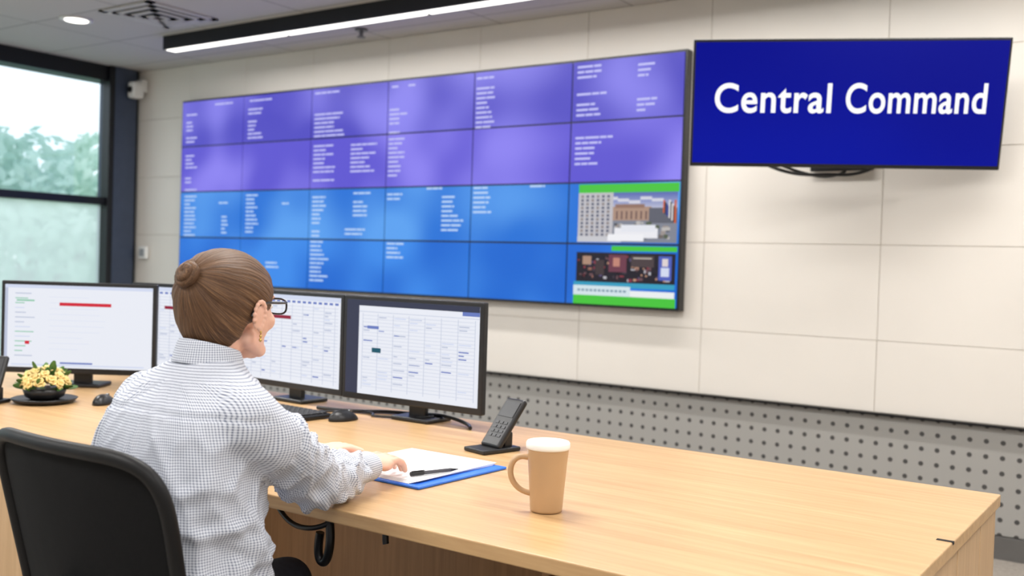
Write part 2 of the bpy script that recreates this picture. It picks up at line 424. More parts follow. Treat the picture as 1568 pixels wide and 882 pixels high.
pic(.42,1.03,.99,1.11,G); pic(.10,1.14,.98,1.62,(36,32,42))
for i in range(95):
    u = random.uniform(.11, .94); v = random.uniform(1.15, 1.56); pic(u, v, u+random.uniform(.012, .04), v+random.uniform(.02, .06), random.choice([(70,60,70),(108,78,84),(150,104,92),(196,150,124),(52,48,66),(84,74,110),(28,24,30),(28,24,30),(140,58,70),(190,188,196)]))
pic(.40,1.17,.56,1.45,(112,62,78)); pic(.44,1.22,.50,1.36,(196,136,120)); pic(.60,1.18,.80,1.36,(78,66,68)); pic(.62,1.21,.78,1.23,(200,190,180))
pic(.84,1.18,.95,1.56,(82,98,190)); pic(.87,1.22,.92,1.34,(226,214,214)); pic(.86,1.36,.93,1.5,(214,222,244)); pic(.16,1.2,.24,1.34,(176,140,120)); pic(.28,1.26,.36,1.5,(70,58,60))
pic(.08,1.62,.98,1.70,(56,160,196)); pic(.08,1.68,.60,1.84,(216,232,238)); pic(.60,1.74,.98,1.84,(238,242,244)); pic(.08,1.84,.99,1.985,G)
for i in range(12): pic(.12+.038*i,1.74,.145+.038*i,1.775,(120,150,170))
boxes('picture_feeds', l3, mm, vw)

# ------------------------------------------------------------------ Central Command TV
tv = empty('wall_television', (-1.366, 4.555, 2.028), (radians(13), 0, radians(24.6)))
TW, TH = 1.350, 0.572
boxes('bezel', [((0, 0.02, 0), (TW, 0.035, TH))], M_black, tv, bevel=0.004)
boxes('back_shell', [((0, 0.05, -0.03), (TW*0.8, 0.05, TH*0.7))], M_black, tv, bevel=0.015)
boxes('screen', [((0, 0.001, 0.003), (TW-0.022, 0.004, TH-0.03))], emat('tv_blue', (0, 10, 142), 1.0, (2, 20, 160), 0.8, spec=0.03), tv)
M_title = emat('title_white', (255, 255, 255), 1.1)
for word, x_, w_ in (('Central', -0.577, 0.512), ('Command', -0.002, 0.590)):
    tc = bpy.data.curves.new('title_'+word.lower(), 'FONT'); tc.body = word; tc.size = 0.15; tc.offset = 0.0022; tc.extrude = 0.001; tc.space_character = 1.06
    tc.materials.append(M_title)
    to = bpy.data.objects.new('title_'+word.lower(), tc); COL.objects.link(to)
    bpy.context.view_layer.update()
    dx, dy = to.dimensions.x, to.dimensions.y
    to.parent = tv; to.rotation_euler = (radians(90), 0, 0); to.scale = (w_/dx, 0.134/dy, 1); to.location = (x_, -0.003, -0.036)
br = empty('television_wall_bracket', (-1.50, 4.9, 1.78))
boxes('wall_plate', [((0, 0.085, 0.12), (0.3, 0.03, 0.25))], M_black, br, bevel=0.003)
boxes('arm', [((-0.05, -0.07, 0.13), (0.05, 0.30, 0.05)), ((-0.05, -0.13, 0.10), (0.32, 0.04, 0.16))], M_black, br, bevel=0.004)
tube('cable', [(-0.3, -0.22, 0.02), (-0.15, -0.20, -0.06), (0.02, -0.15, -0.03), (0.12, -0.08, -0.055), (0.2, 0.0, 0.01)], 0.008, M_black, br)
tube('cable_2', [(-0.2, -0.22, 0.0), (-0.1, -0.18, -0.04), (0.0, -0.12, -0.08), (0.06, -0.05, -0.02)], 0.007, M_black, br)

# ------------------------------------------------------------------ desk
DX0, DX1, DY0, DY1, DZ = -4.7, -0.395, 1.52, 2.70, 0.74
desk = empty('oak_desk', ((DX0+DX1)/2, (DY0+DY1)/2, 0))
ox, oy = (DX0+DX1)/2, (DY0+DY1)/2
def D(c, s, mi=0): return ((c[0]-ox, c[1]-oy, c[2]), s, mi)
boxes('desktop', [D((ox, oy, DZ-0.015), (DX1-DX0, DY1-DY0, 0.03))], M_oak, desk, bevel=0.003)
boxes('modesty_panel', [D(((-2.65-1.0)/2, 2.05, 0.36), (1.70, 0.025, 0.68)), D((-1.0, 1.95, 0.36), (0.03, 0.7, 0.68)), D((-2.65, 1.95, 0.36), (0.03, 0.7, 0.68))], M_oakd, desk, bevel=0.002)
boxes('cabinet_carcass', [D((-0.695, 2.11, 0.37), (0.54, 1.14, 0.66)), D((-3.6, 2.11, 0.37), (1.86, 1.12, 0.66))], M_oakd, desk, bevel=0.002)
ys = [1.56, 1.90, 2.236, 2.49, 2.69]
boxes('end_doors', [D((-0.412, (ys[i]+ys[i+1])/2, 0.375), (0.018, ys[i+1]-ys[i]-0.006, 0.66)) for i in range(4)], M_oake, desk, bevel=0.002)
boxes('front_doors', [D((-0.56-0.27*i, 1.535, 0.375), (0.26, 0.018, 0.64)) for i in range(2)] + [D((-2.90-0.45*i, 1.54, 0.375), (0.44, 0.018, 0.64)) for i in range(4)], M_oake, desk, bevel=0.002)
boxes('plinth', [D((-0.72, 2.11, 0.02), (0.5, 1.05, 0.04)), D((-3.6, 2.11, 0.02), (1.8, 1.05, 0.04))], M_dark, desk)
boxes('cable_notch', [D((-0.41, 2.14, DZ-0.002), (0.032, 0.012, 0.006))], M_dark, desk)
DZ += 0.0008

# ------------------------------------------------------------------ monitors
E_w = emat('monitor_white', (238, 241, 250), 0.95); E_l = emat('monitor_line', (196, 204, 226), 0.9); E_d = emat('monitor_dark_panel', (58, 62, 84), 0.9)
E_r = emat('monitor_red', (214, 40, 60), 0.95); E_b = emat('monitor_blue', (110, 130, 200), 0.9); E_t = emat('monitor_teal', (20, 90, 110), 0.9); E_p = emat('monitor_pale', (214, 222, 244), 0.95)
E_g = emat('monitor_green', (150, 210, 180), 0.9)
E_m = emat('monitor_maroon', (150, 24, 56), 0.9)
EM = [E_w, E_l, E_d, E_r, E_b, E_t, E_p, E_g, E_m]
def monitor(x, y, rotz, kind):
    e = empty('computer_monitor', (x, y, DZ), (0, 0, radians(rotz)))
    mw, mh, zb = 0.59, 0.350, 0.052; zc = zb+mh/2
    boxes('bezel', [((0, 0.012, zc), (mw, 0.024, mh))], M_black, e, bevel=0.004)
    boxes('back_shell', [((0, 0.032, zc), (mw*0.8, 0.03, mh*0.75))], M_black, e, bevel=0.012)
    sw, sh = mw-0.03, mh-0.036
    L = []
    def q(u0, v0, u1, v1, mi, k=1): L.append((((-0.5+(u0+u1)/2)*sw, -0.0012-0.0004*k, zc+0.004+(0.5-(v0+v1)/2)*sh), ((u1-u0)*sw, 0.0006, (v1-v0)*sh), mi))
    q(0, 0, 1, 1, 0, 0)
    if kind == 'sheet':
        q(0, 0, 1, 0.06, 2); q(0, 0.06, 0.10, 1, 2); q(0.88, 0.06, 1, 0.10, 4)
        q(0.10, 0.12, 1, 0.125, 1)
        for i in range(22): q(0.13, 0.16+i*0.036, 0.97, 0.163+i*0.036, 1)
        for i in range(8): q(0.13+i*0.12, 0.14, 0.133+i*0.12, 0.95, 1)
        for i in range(60):
            u = 0.14+random.randrange(7)*0.12; v = 0.17+random.randrange(21)*0.036
            q(u, v, u+random.uniform(0.03, 0.09), v+0.012, random.choice((1, 1, 6, 4)), 2)
        q(0.17, 0.27, 0.26, 0.30, 4, 3); q(0.21, 0.50, 0.28, 0.55, 5, 3)
    elif kind == 'calendar':
        q(0, 0, 1, 0.05, 6)
        for i in range(22): q(0.03, 0.12+i*0.038, 0.98, 0.124+i*0.038, 1)
        for i in range(10): q(0.05+i*0.1, 0.1, 0.053+i*0.1, 0.97, 1)
        for i in range(18): q(0.1+i*0.05, 0.06, 0.13+i*0.05, 0.085, 4, 2)
        for i in range(50):
            u = 0.06+random.randrange(9)*0.1; v = 0.13+random.randrange(21)*0.038
            q(u, v, u+random.uniform(0.03, 0.07), v+0.014, random.choice((1, 6, 1, 4)), 2)
        q(0.30, 0.235, 0.54, 0.275, 8, 3)
    else:
        q(0, 0, 1, 0.04, 6); q(0.0, 0.04, 0.02, 1, 1)
        for i in range(14):
            v = 0.10+i*0.058
            q(0.07, v, 0.07+random.uniform(0.05, 0.14), v+0.012, random.choice((1, 1, 6, 7)), 2)
        for i in range(10): q(0.30, 0.14+i*0.07, 0.30+random.uniform(0.2, 0.4), 0.143+i*0.07, 6, 2)
        q(0.37, 0.205, 0.72, 0.245, 3, 3); q(0.08, 0.18, 0.2, 0.2, 7, 3); q(0.14, 0.68, 0.17, 0.72, 3, 3); q(0.38, 0.93, 0.60, 0.95, 4, 3); q(0.05, 0.96, 0.95, 0.975, 6, 3)
    boxes('screen', L, EM, e)
    bm = bmesh.new()
    add_box(bm, (0, 0.055, 0.10), (0.07, 0.02, 0.19)); add_box(bm, (0, 0.045, 0.19), (0.09, 0.04, 0.09))
    o = bm_obj('stand_neck', bm, M_black, e); md = o.modifiers.new('b', 'BEVEL'); md.width = 0.005; md.segments = 2
    boxes('stand_base', [((0, 0.07, 0.007), (0.16, 0.13, 0.014))], M_black, e, bevel=0.006, seg=3)
    return e
monitor(-2.12, 2.50, 0, 'sheet')
monitor(-2.72, 2.525, -3, 'calendar')
monitor(-3.31, 2.54, 8, 'calendar')
monitor(-3.53, 2.22, 35, 'doc')

# cables on desk
e = empty('desk_cables', (-2.1, 2.55, DZ))
tube('cable', [(-0.42, -0.06, 0.006), (-0.26, -0.05, 0.006), (-0.22, 0.06, 0.006), (-0.05, 0.07, 0.006), (0.06, 0.02, 0.03), (0.17, 0.04, 0.006), (0.22, -0.03, 0.006)], 0.006, M_black, e)
tube('cable_2', [(-0.36, -0.12, 0.005), (-0.3, 0.0, 0.005), (-0.16, -0.01, 0.005), (-0.2, -0.08, 0.005), (-0.06, -0.02, 0.005), (0.05, 0.0, 0.02)], 0.004, M_black, e)

# keyboard and mice
kb = empty('keyboard', (-2.50, 2.33, DZ), (0, 0, radians(-4)))
boxes('body', [((0, 0, 0.009), (0.30, 0.13, 0.014))], M_black, kb, bevel=0.005)
boxes('keys', [((-0.13+0.0236*i, -0.045+0.0225*j, 0.018), (0.019, 0.018, 0.006)) for i in range(12) for j in range(5)], mat('key_black', (38, 38, 42), 0.5), kb, bevel=0.0015, seg=1)
def mouse(x, y, r):
    e = empty('computer_mouse', (x, y, DZ), (0, 0, radians(r))); bm = bmesh.new()
    vs = add_ell(bm, (0, 0, 0), (0.031, 0.055, 0.034), u=28, v=18)
    for v in vs:
        if v.co.z < 0: v.co.z = 0
        v.co.z *= 1-0.25*(v.co.y/0.055)
    bm_obj('shell', bm, M_black, e, smooth=True)
    bm = bmesh.new(); add_cyl(bm, (-0.004, 0.026, 0.027), (0.004, 0.026, 0.027), 0.006); bm_obj('wheel', bm, M_grey, e)
mouse(-2.29, 2.38, -10)
mouse(-3.10, 2.05, 30)

# papers on desk (behind arm)
M_paper = mat('paper_white', (240, 241, 243), 0.7, var=0.01)
boxes('paper_sheet', [((0, 0, 0.0015), (0.21, 0.15, 0.003))], M_paper, loc=(-2.76, 2.36, DZ+0.0005), rot=(0, 0, 0.3))

# folder with paper & pen
fo = empty('clipboard_folder', (-1.625, 1.945, DZ), (0, 0, radians(-2)))
boxes('blue_cover', [((0.005, 0, 0.003), (0.325, 0.335, 0.006))], mat('folder_blue', (40, 110, 220), 0.4), fo, bevel=0.002)
bm = bmesh.new()
for k in range(5):
    add_box(bm, (-0.012+0.002*k, 0.002*k, 0.0068+0.0012*k), (0.285, 0.31, 0.0010), 0, Matrix.Rotation(0.012*(k-2), 4, 'Z'))
bm_obj('paper_stack', bm, M_paper, fo)
boxes('written_lines', [((-0.03+0.004*(i % 3), 0.12-i*0.02, 0.0123), (0.17, 0.0012, 0.0003)) for i in range(9)], mat('ink_grey', (185, 187, 195), 0.7), fo)
pen = empty('ballpoint_pen', (-1.510, 1.885, DZ+0.0185), (0, 0, radians(70)))
bm = bmesh.new()
add_cyl(bm, (-0.065, 0, 0), (-0.03, 0, 0), 0.0052, mi=0); add_cyl(bm, (-0.03, 0, 0), (0.045, 0, 0), 0.0046, mi=1); add_cyl(bm, (0.045, 0, 0), (0.068, 0, 0), 0.0046, 0.001, mi=0)
add_box(bm, (-0.045, 0, 0.006), (0.035, 0.003, 0.0015), 0)
bm_obj('barrel', bm, [M_black, mat('pen_grey', (70, 70, 76), 0.3)], pen, smooth=False)

# ------------------------------------------------------------------ mug
mug = empty('coffee_mug', (-1.139, 1.805, DZ))
M_mug = mat('mug_tan', (186, 152, 114), 0.38, var=0.03)
M_lid = mat('mug_lid_white', (243, 241, 236), 0.5, var=0.01)
bm = bmesh.new()
lathe(bm, [(0.0305, 0.0), (0.0335, 0.0015), (0.0345, 0.006), (0.0375, 0.05), (0.0415, 0.10), (0.0445, 0.132), (0.0448, 0.134), (0.0435, 0.136)])
bm_obj('cup', bm, M_mug, mug)
bm = bmesh.new()
lathe(bm, [(0.044, 0.133), (0.0464, 0.134), (0.0470, 0.1385), (0.0466, 0.1455), (0.0445, 0.149), (0.042, 0.1485), (0.041, 0.1465), (0.02, 0.147), (0.002, 0.147)])
bm_obj('lid', bm, M_lid, mug)
hd_ = Vector((-0.823, -0.568, 0))
pts = [(0.038, 0.112), (0.052, 0.117), (0.070, 0.112), (0.079, 0.092), (0.078, 0.070), (0.066, 0.050), (0.050, 0.040), (0.034, 0.037)]
tube('handle', [tuple(hd_*r_+Vector((0, 0, z_))) for r_, z_ in pts], 0.0062, M_mug, mug, res=6)

# ------------------------------------------------------------------ desk phone stands
def phone(name, x, y, rz, lean=38):
    e = empty(name, (x, y, DZ), (0, 0, radians(rz)))
    boxes('dock_base', [((0, -0.012, 0.006), (0.09, 0.135, 0.012))], M_black, e, bevel=0.004, seg=3)
    boxes('dock_neck', [((0, 0.028, 0.03), (0.05, 0.03, 0.045))], M_black, e, bevel=0.006, rot=(0, 0, 0))
    lc = (0, -0.020, 0.010); ro_ = (radians(-lean), 0, 0)
    boxes('handset', [((0, 0, 0.080), (0.078, 0.018, 0.160))], M_black, e, bevel=0.007, seg=3, loc=lc, rot=ro_)
    boxes('keypad', [((-0.018+0.018*i, -0.0095, 0.035+0.014*j), (0.012, 0.002, 0.008)) for i in range(3) for j in range(4)]+[((0, -0.0095, 0.122), (0.060, 0.002, 0.05))], mat('phone_keys', (40, 41, 45), 0.4), e, loc=lc, rot=ro_)
phone('desk_phone', -1.625, 2.30, -14)
phone('desk_phone', -3.355, 1.79, 30, 25)

# ------------------------------------------------------------------ flowers
fl = empty('flower_bowl', (-3.26, 1.93, DZ)); fl.scale = (1.12, 1.12, 1.12)
bm = bmesh.new(); lathe(bm, [(0.05, 0), (0.085, 0.004), (0.095, 0.014), (0.09, 0.016), (0.05, 0.01)]); bm_obj('saucer', bm, M_black, fl)
bm = bmesh.new(); lathe(bm, [(0.035, 0.008), (0.055, 0.02), (0.062, 0.04), (0.055, 0.045), (0.02, 0.042)]); bm_obj('bowl', bm, M_black, fl)
M_pet = mat('petal_cream_yellow', (232, 208, 142), 0.6, var=0.12, scale=40); M_lf = mat('leaf_green', (70, 110, 50), 0.5, var=0.3, scale=30)
bm = bmesh.new(); bml = bmesh.new()
for i in range(26):
    th = i*2.4; ph = 0.25+1.15*sqrt(i/26.0)
    d = Vector((sin(ph)*cos(th), sin(ph)*sin(th), cos(ph)))
    c = Vector((0, 0, 0.045))+Vector((d.x*0.062, d.y*0.062, d.z*0.058))
    rot = Vector((0, 0, 1)).rotation_difference(d).to_matrix()
    for k in range(9):
        an = k*2.4; rr = 0.003+0.0011*k
        pm = rot @ Matrix.Rotation(an, 3, 'Z') @ Matrix.Rotation(0.35+0.08*k, 3, 'Y')
        off = rot @ Vector((rr*cos(an), rr*sin(an), 0.006-0.0006*k))
        add_ell(bm, c+off, (0.003, 0.0085, 0.009), pm, 8, 6)
for i in range(44):
    th = i*2.4+0.7; ph = 0.4+1.2*random.random()
    d = Vector((sin(ph)*cos(th), sin(ph)*sin(th), cos(ph)))
    c = Vector((0, 0, 0.04))+d*random.uniform(0.05, 0.082)
    rot = Vector((0, 0, 1)).rotation_difference(d).to_matrix()@Matrix.Rotation(random.uniform(0, 6), 3, 'Z')
    add_ell(bml, c, (0.009, 0.0015, 0.022), rot, 8, 6)
bm_obj('blossoms', bm, M_pet, fl, smooth=True); bm_obj('leaves', bml, M_lf, fl, smooth=True)

# under-desk cable and holder
e = empty('under_desk_cable_holder', (-1.66, 1.62, 0.68))
tube('cable', [(-0.12, 0.0, 0.03), (-0.06, -0.02, -0.02), (0.02, -0.03, -0.03), (0.08, -0.02, -0.01), (0.10, 0.02, 0.02)], 0.006, M_black, e)
tube('hook', [(0.06, 0.0, 0.03), (0.085, -0.01, -0.02), (0.08, -0.01, -0.08), (0.06, -0.01, -0.105), (0.04, -0.01, -0.08), (0.05, -0.01, -0.03)], 0.010, M_black, e)
tube('hook_2', [(0.24, 0.0, 0.03), (0.24, -0.01, 0.0), (0.245, -0.01, -0.02)], 0.007, M_black, e)

# ------------------------------------------------------------------ chair
CX = -1.585
ch = empty('office_chair', (CX, 1.15, 0))
M_mesh = mat('chair_black_mesh', (13, 13, 15), 0.85, var=0.25, scale=400, bump=0.5, bscale=900, spec=0.2)
M_rim = mat('chair_rim_black', (12, 12, 14), 0.5, spec=0.3)
def back_pt(s, t):   # s -1..1 across, t 0..1 up (0 bottom)
    z = 0.50+0.435*t
    y = 0.945+(0.935-z)*0.22-1.15
    return z, y
def outline(k, n=72):
    o = []
    for i in range(n):
        th = 2*pi*i/n; c_, s_ = cos(th), sin(th); ex = 0.36
        x = math.copysign(abs(c_)**ex, c_)*k; zz = math.copysign(abs(s_)**ex, s_)*k
        t = (zz+1)/2; w = 0.225+0.02*t
        z, y = back_pt(x, t)
        o.append((x*w, y+0.045*x*x, z))
    return o
bm = bmesh.new(); rings = [[bm.verts.new(p_) for p_ in outline(k)] for k in (1.0, 0.93, 0.8, 0.6, 0.4, 0.2, 0.05)]
for ra, rb in zip(rings[:-1], rings[1:]):
    for i in range(72): bm.faces.new((ra[i], ra[(i+1) % 72], rb[(i+1) % 72], rb[i]))
bm.faces.new(rings[-1])
o = bm_obj('mesh_back', bm, M_mesh, ch, smooth=True); md = o.modifiers.new('s', 'SOLIDIFY'); md.thickness = 0.008
tube('back_rim', outline(1.0), 0.013, M_rim, ch, cyclic=True)
bm = bmesh.new(); vs = add_box(bm, (0, 0.08, 0.425), (0.48, 0.46, 0.07))
o = bm_obj('seat_cushion', bm, M_mesh, ch); md = o.modifiers.new('b', 'BEVEL'); md.width = 0.03; md.segments = 5
tube('back_support', [(0, 0.0, 0.37), (0, -0.14, 0.37), (0, -0.18, 0.40), (0, -0.14, 0.52), (0, -0.175, 0.70)], 0.022, M_rim, ch)
bm = bmesh.new(); add_cyl(bm, (0, 0.04, 0.07), (0, 0.04, 0.25), 0.03); add_cyl(bm, (0, 0.04, 0.25), (0, 0.04, 0.39), 0.018); add_box(bm, (0, 0.04, 0.375), (0.2, 0.2, 0.03))
for i in range(5):
    an = 2*pi*i/5+0.3; dx, dy = cos(an), sin(an)
    add_cyl(bm, (0, 0.04, 0.10), (0.28*dx, 0.04+0.28*dy, 0.075), 0.025, 0.015, 12)
    add_cyl(bm, (0.28*dx-0.02*dy, 0.04+0.28*dy+0.02*dx, 0.03), (0.28*dx+0.02*dy, 0.04+0.28*dy-0.02*dx, 0.03), 0.03, seg=16)
    add_cyl(bm, (0.28*dx, 0.04+0.28*dy, 0.03), (0.28*dx, 0.04+0.28*dy, 0.08), 0.008, seg=8)
bm_obj('gas_lift_and_star_base', bm, M_black, ch)

# ------------------------------------------------------------------ woman
BX = -1.557
wo = empty('seated_woman', (BX, 1.15, 0)); WOFF = Vector((-BX, -1.15, 0))
M_skin = mat('skin', (226, 178, 156), 0.5, var=0.05, scale=25, bump=0.04, bscale=500, sss=0.15)
def shirt_mat():
    m, nt, b = base_mat('checked_shirt_cotton')
    uv = nt.nodes.new('ShaderNodeUVMap'); uv.uv_map = 'pat'; sp = nt.nodes.new('ShaderNodeSeparateXYZ'); nt.links.new(uv.outputs[0], sp.inputs[0])
    def mth(op, a_, b_):
        n = nt.nodes.new('ShaderNodeMath'); n.operation = op
        for i, v in enumerate((a_, b_)):
            if isinstance(v, (int, float)): n.inputs[i].default_value = v
            else: nt.links.new(v, n.inputs[i])
        return n.outputs[0]
    def ln(o): return mth('LESS_THAN', mth('FRACT', mth('ADD', mth('DIVIDE', o, 0.0047), 1000.0), 0.0), 0.40)
    s = mth('ADD', ln(sp.outputs['X']), ln(sp.outputs['Y']))
    s = mth('MULTIPLY', s, 0.5)
    r = nt.nodes.new('ShaderNodeValToRGB'); r.color_ramp.elements[0].color = lin((218, 221, 229))+(1,); r.color_ramp.elements[1].color = lin((96, 104, 126))+(1,)
    k = r.color_ramp.elements.new(0.5); k.color = lin((182, 187, 200))+(1,)
    nt.links.new(s, r.inputs['Fac']); nt.links.new(r.outputs['Color'], b.inputs['Base Color'])
    b.inputs['Roughness'].default_value = 0.85; b.inputs['Specular IOR Level'].default_value = 0.2
    return m
M_shirt = shirt_mat()

armR = [(-1.412, 1.215, 0.962, 0.066), (-1.398, 1.265, 0.925, 0.062), (-1.438, 1.37, 0.865, 0.058), (-1.475, 1.445, 0.810, 0.057), (-1.505, 1.54, 0.800, 0.051), (-1.530, 1.615, 0.796, 0.044), (-1.543, 1.665, 0.796, 0.034)]
armL = [(-1.698, 1.215, 0.962, 0.064), (-1.725, 1.265, 0.925, 0.060), (-1.79, 1.37, 0.86, 0.057), (-1.845, 1.465, 0.808, 0.057), (-1.842, 1.57, 0.798, 0.050), (-1.822, 1.67, 0.793, 0.043), (-1.805, 1.735, 0.790, 0.034)]
rings = [(0.545, 1.195, .180, .128), (0.60, 1.195, .183, .132), (0.66, 1.19, .180, .130), (0.72, 1.185, .176, .128), (0.80, 1.18, .173, .125), (0.88, 1.185, .174, .122),
         (0.94, 1.195, .174, .115), (0.985, 1.205, .165, .102), (1.02, 1.225, .138, .082), (1.045, 1.235, .098, .066), (1.062, 1.245, .066, .056), (1.075, 1.25, .056, .052)]
bm = bmesh.new(); prev = None; N = 48
for z, cy, rx, ry in rings:
    rg = []
    for i in range(N):
        th = 2*pi*i/N; c_, s_ = cos(th), sin(th); ex = 0.82
        rg.append(bm.verts.new((BX+math.copysign(abs(c_)**ex, c_)*rx, cy+math.copysign(abs(s_)**ex, s_)*ry, z)))
    if prev:
        for i in range(N): bm.faces.new((prev[i], prev[(i+1) % N], rg[(i+1) % N], rg[i]))
    else: bm.faces.new(rg)
    prev = rg
bm.faces.new(prev)
add_chain(bm, armR); add_chain(bm, armL)
add_chain(bm, [(BX+0.06, 1.235, 1.02, 0.045), (-1.422, 1.218, 0.972, 0.062)]); add_chain(bm, [(BX-0.06, 1.235, 1.02, 0.045), (-1.690, 1.218, 0.972, 0.060)])
me = remesh(bm, 0.0062, 8)
def nearest(chain, p_):
    best = None; acc = 0
    for a_, b_ in zip(chain[:-1], chain[1:]):
        A = Vector(a_[:3]); Bv = Vector(b_[:3]); d = Bv-A; L = d.length
        t = max(0, min(1, (p_-A).dot(d)/(L*L))); q = A+d*t; r = a_[3]+(b_[3]-a_[3])*t
        ds = (p_-q).length
        if best is None or ds-r < best[0]: best = (ds-r, acc+t*L, q, d.normalized(), r)
        acc += L
    return best
LR = sum((Vector(armR[i][:3])-Vector(armR[i+1][:3])).length for i in range(6))
def arm_of(p_):
    for c_ in (armR, armL):
        nb = nearest(c_, p_)
        if nb[0] < 0.012 and (nb[1] > 0.07) and (abs(p_.x-BX) > 0.145 or p_.y > 1.32): return nb
    return None
def ridge(v): return max(0.0, 1-abs(noise.noise(v))*3.2)
disp = []
for v in me.vertices:
    p_ = v.co.copy(); nb = arm_of(p_)
    if nb:
        s = nb[1]; q = p_-nb[2]; ax = nb[3]; up = Vector((0, 0, 1)); up = (up-ax*up.dot(ax)).normalized(); sd = ax.cross(up)
        an = atan2(q.dot(sd), q.dot(up))
        f = ridge(Vector((s*14+0.6*sin(an), cos(an)*0.9, sin(an)*0.9+(5 if p_.x < BX else 0))))
        f2 = ridge(Vector((s*28+cos(an)*1.5, cos(an)*1.6+7, sin(an)*1.6)))
        d = 0.0115*(f-0.3)+0.0055*(f2-0.3)
        if s > LR-0.04: d *= 0.2
    else:
        q = Vector((p_.x-BX, p_.y-1.17, 0)); an = atan2(q.x, -q.y)
        wgt = max(0.25, min(1.0, (1.02-p_.z)/0.25))
        f = ridge(Vector((an*1.1, p_.z*9+abs(an)*1.6, 3.3)))
        f2 = ridge(Vector((an*2.4+p_.z*6, p_.z*7-an*2.5, 9.1)))
        f3 = ridge(Vector((an*1.2+4, p_.z*22, 1.7)))
        d = wgt*(0.014*(f-0.3)+0.012*(f2-0.3))+0.008*(f3-0.3)*max(0, min(1, (0.86-p_.z)/0.12))
        # yoke seam
        if p_.y < 1.22 and abs(p_.z-(0.985-0.05*abs(q.x))) < 0.005: d -= 0.003
        if p_.z > 1.03: d *= 0.2
    disp.append(p_+v.normal*d)
for v, c_ in zip(me.vertices, disp): v.co = c_
uvl = me.uv_layers.new(name='pat')
for pl in me.polygons:
    ctr = pl.center; nb = arm_of(ctr)
    a0 = None
    for li in pl.loop_indices:
        p_ = me.vertices[me.loops[li].vertex_index].co
        if nb:
            q = p_-nb[2]; ax = nb[3]; up = Vector((0, 0, 1)); up = (up-ax*up.dot(ax)).normalized(); sd = ax.cross(up)
            an = atan2(q.dot(sd), q.dot(up)); r = 0.055
            vv = (p_-nb[2]).dot(ax)+nb[1]
        else:
            an = atan2(p_.x-BX, -(p_.y-1.17)); r = 0.155; vv = p_.z
        if a0 is None: a0 = an
        elif an-a0 > pi: an -= 2*pi
        elif a0-an > pi: an += 2*pi
        uvl.data[li].uv = (an*r, vv)
mesh_obj('shirt', me, M_shirt, wo, loc=WOFF)

def planar_uv(o, f):
    me_ = o.data; ul = me_.uv_layers.new(name='pat')
    for pl in me_.polygons:
        for li in pl.loop_indices:
            ul.data[li].uv = f(me_.vertices[me_.loops[li].vertex_index].co)
# collar
NC = Vector((BX, 1.252, 1.052))
bm = bmesh.new(); n = 56; prof = [(0.050, -0.012), (0.051, 0.020), (0.053, 0.036), (0.056, 0.039), (0.060, 0.035), (0.067, 0.010), (0.072, -0.006), (0.069, -0.008), (0.060, 0.010)]
grid = []
for i in range(n):
    th = radians(110)+radians(320)*i/(n-1)   # open at front (+y)
    tilt = 0.016*sin(th)
    sp_ = abs(i/(n-1)-0.5)*2; dr = 0.014*max(0, (sp_-0.75)/0.25)
    grid.append([bm.verts.new((NC.x+r_*cos(th)*1.0, NC.y+r_*sin(th), NC.z+z_-tilt-(dr if j > 3 else 0))) for j, (r_, z_) in enumerate(prof)])
for i in range(n-1):
    for j in range(len(prof)-1): bm.faces.new((grid[i][j], grid[i+1][j], grid[i+1][j+1], grid[i][j+1]))
o = bm_obj('shirt_collar', bm, M_shirt, wo, smooth=True, loc=WOFF)
planar_uv(o, lambda c_: (atan2(c_.x-NC.x, -(c_.y-NC.y))*0.065, c_.z*1.1))
md = o.modifiers.new('s', 'SOLIDIFY'); md.thickness = 0.002
md = o.modifiers.new('ss', 'SUBSURF'); md.levels = 1; md.render_levels = 2
# cuffs
def cuff(A, Bp, r, nm):
    A = Vector(A); Bp = Vector(Bp); d = (Bp-A); L = d.length; d.normalize(); up = Vector((0, 0, 1)); sd = d.cross(up).normalized(); u2 = sd.cross(d)
    bm = bmesh.new(); prev = None; prof = [(r*0.95, 0), (r+0.002, 0.003), (r, L-0.003), (r-0.003, L), (r-0.006, L-0.004), (r-0.006, L*0.4)]
    for rr, t in prof:
        rg = [bm.verts.new(A+d*t+(sd*cos(2*pi*i/36)*rr*1.02+u2*sin(2*pi*i/36)*rr*0.86)) for i in range(36)]
        if prev:
            for i in range(36): bm.faces.new((prev[i], prev[(i+1) % 36], rg[(i+1) % 36], rg[i]))
        prev = rg
    o = bm_obj(nm, bm, M_shirt, wo, smooth=True, loc=WOFF)
    planar_uv(o, lambda c_: ((c_-A).dot(d), atan2((c_-A).dot(sd), (c_-A).dot(u2))*r))
cuff((-1.534, 1.630, 0.797), (-1.548, 1.692, 0.796), 0.039, 'cuff_right')
cuff((-1.815, 1.700, 0.792), (-1.800, 1.765, 0.790), 0.038, 'cuff_left')

# trousers and shoes
bm = bmesh.new()
add_ell(bm, (BX, 1.16, 0.545), (0.170, 0.122, 0.090))
for sx_ in (-1, 1):
    add_chain(bm, [(BX+sx_*0.09, 1.16, 0.53, 0.080), (BX+sx_*0.11, 1.36, 0.53, 0.074), (BX+sx_*0.12, 1.575, 0.53, 0.060), (BX+sx_*0.12, 1.60, 0.33, 0.056), (BX+sx_*0.12, 1.61, 0.12, 0.044)])
me = remesh(bm, 0.010, 6); mesh_obj('trousers', me, mat('trousers_charcoal', (34, 34, 42), 0.85, var=0.2, scale=60), wo, loc=WOFF)
bm = bmesh.new()
for sx_ in (-1, 1):
    for v in add_ell(bm, (BX+sx_*0.12, 1.66, 0.04), (0.045, 0.125, 0.045)): v.co.z = max(0.004, v.co.z)
    add_chain(bm, [(BX+sx_*0.12, 1.61, 0.13, 0.036), (BX+sx_*0.12, 1.61, 0.05, 0.038)])
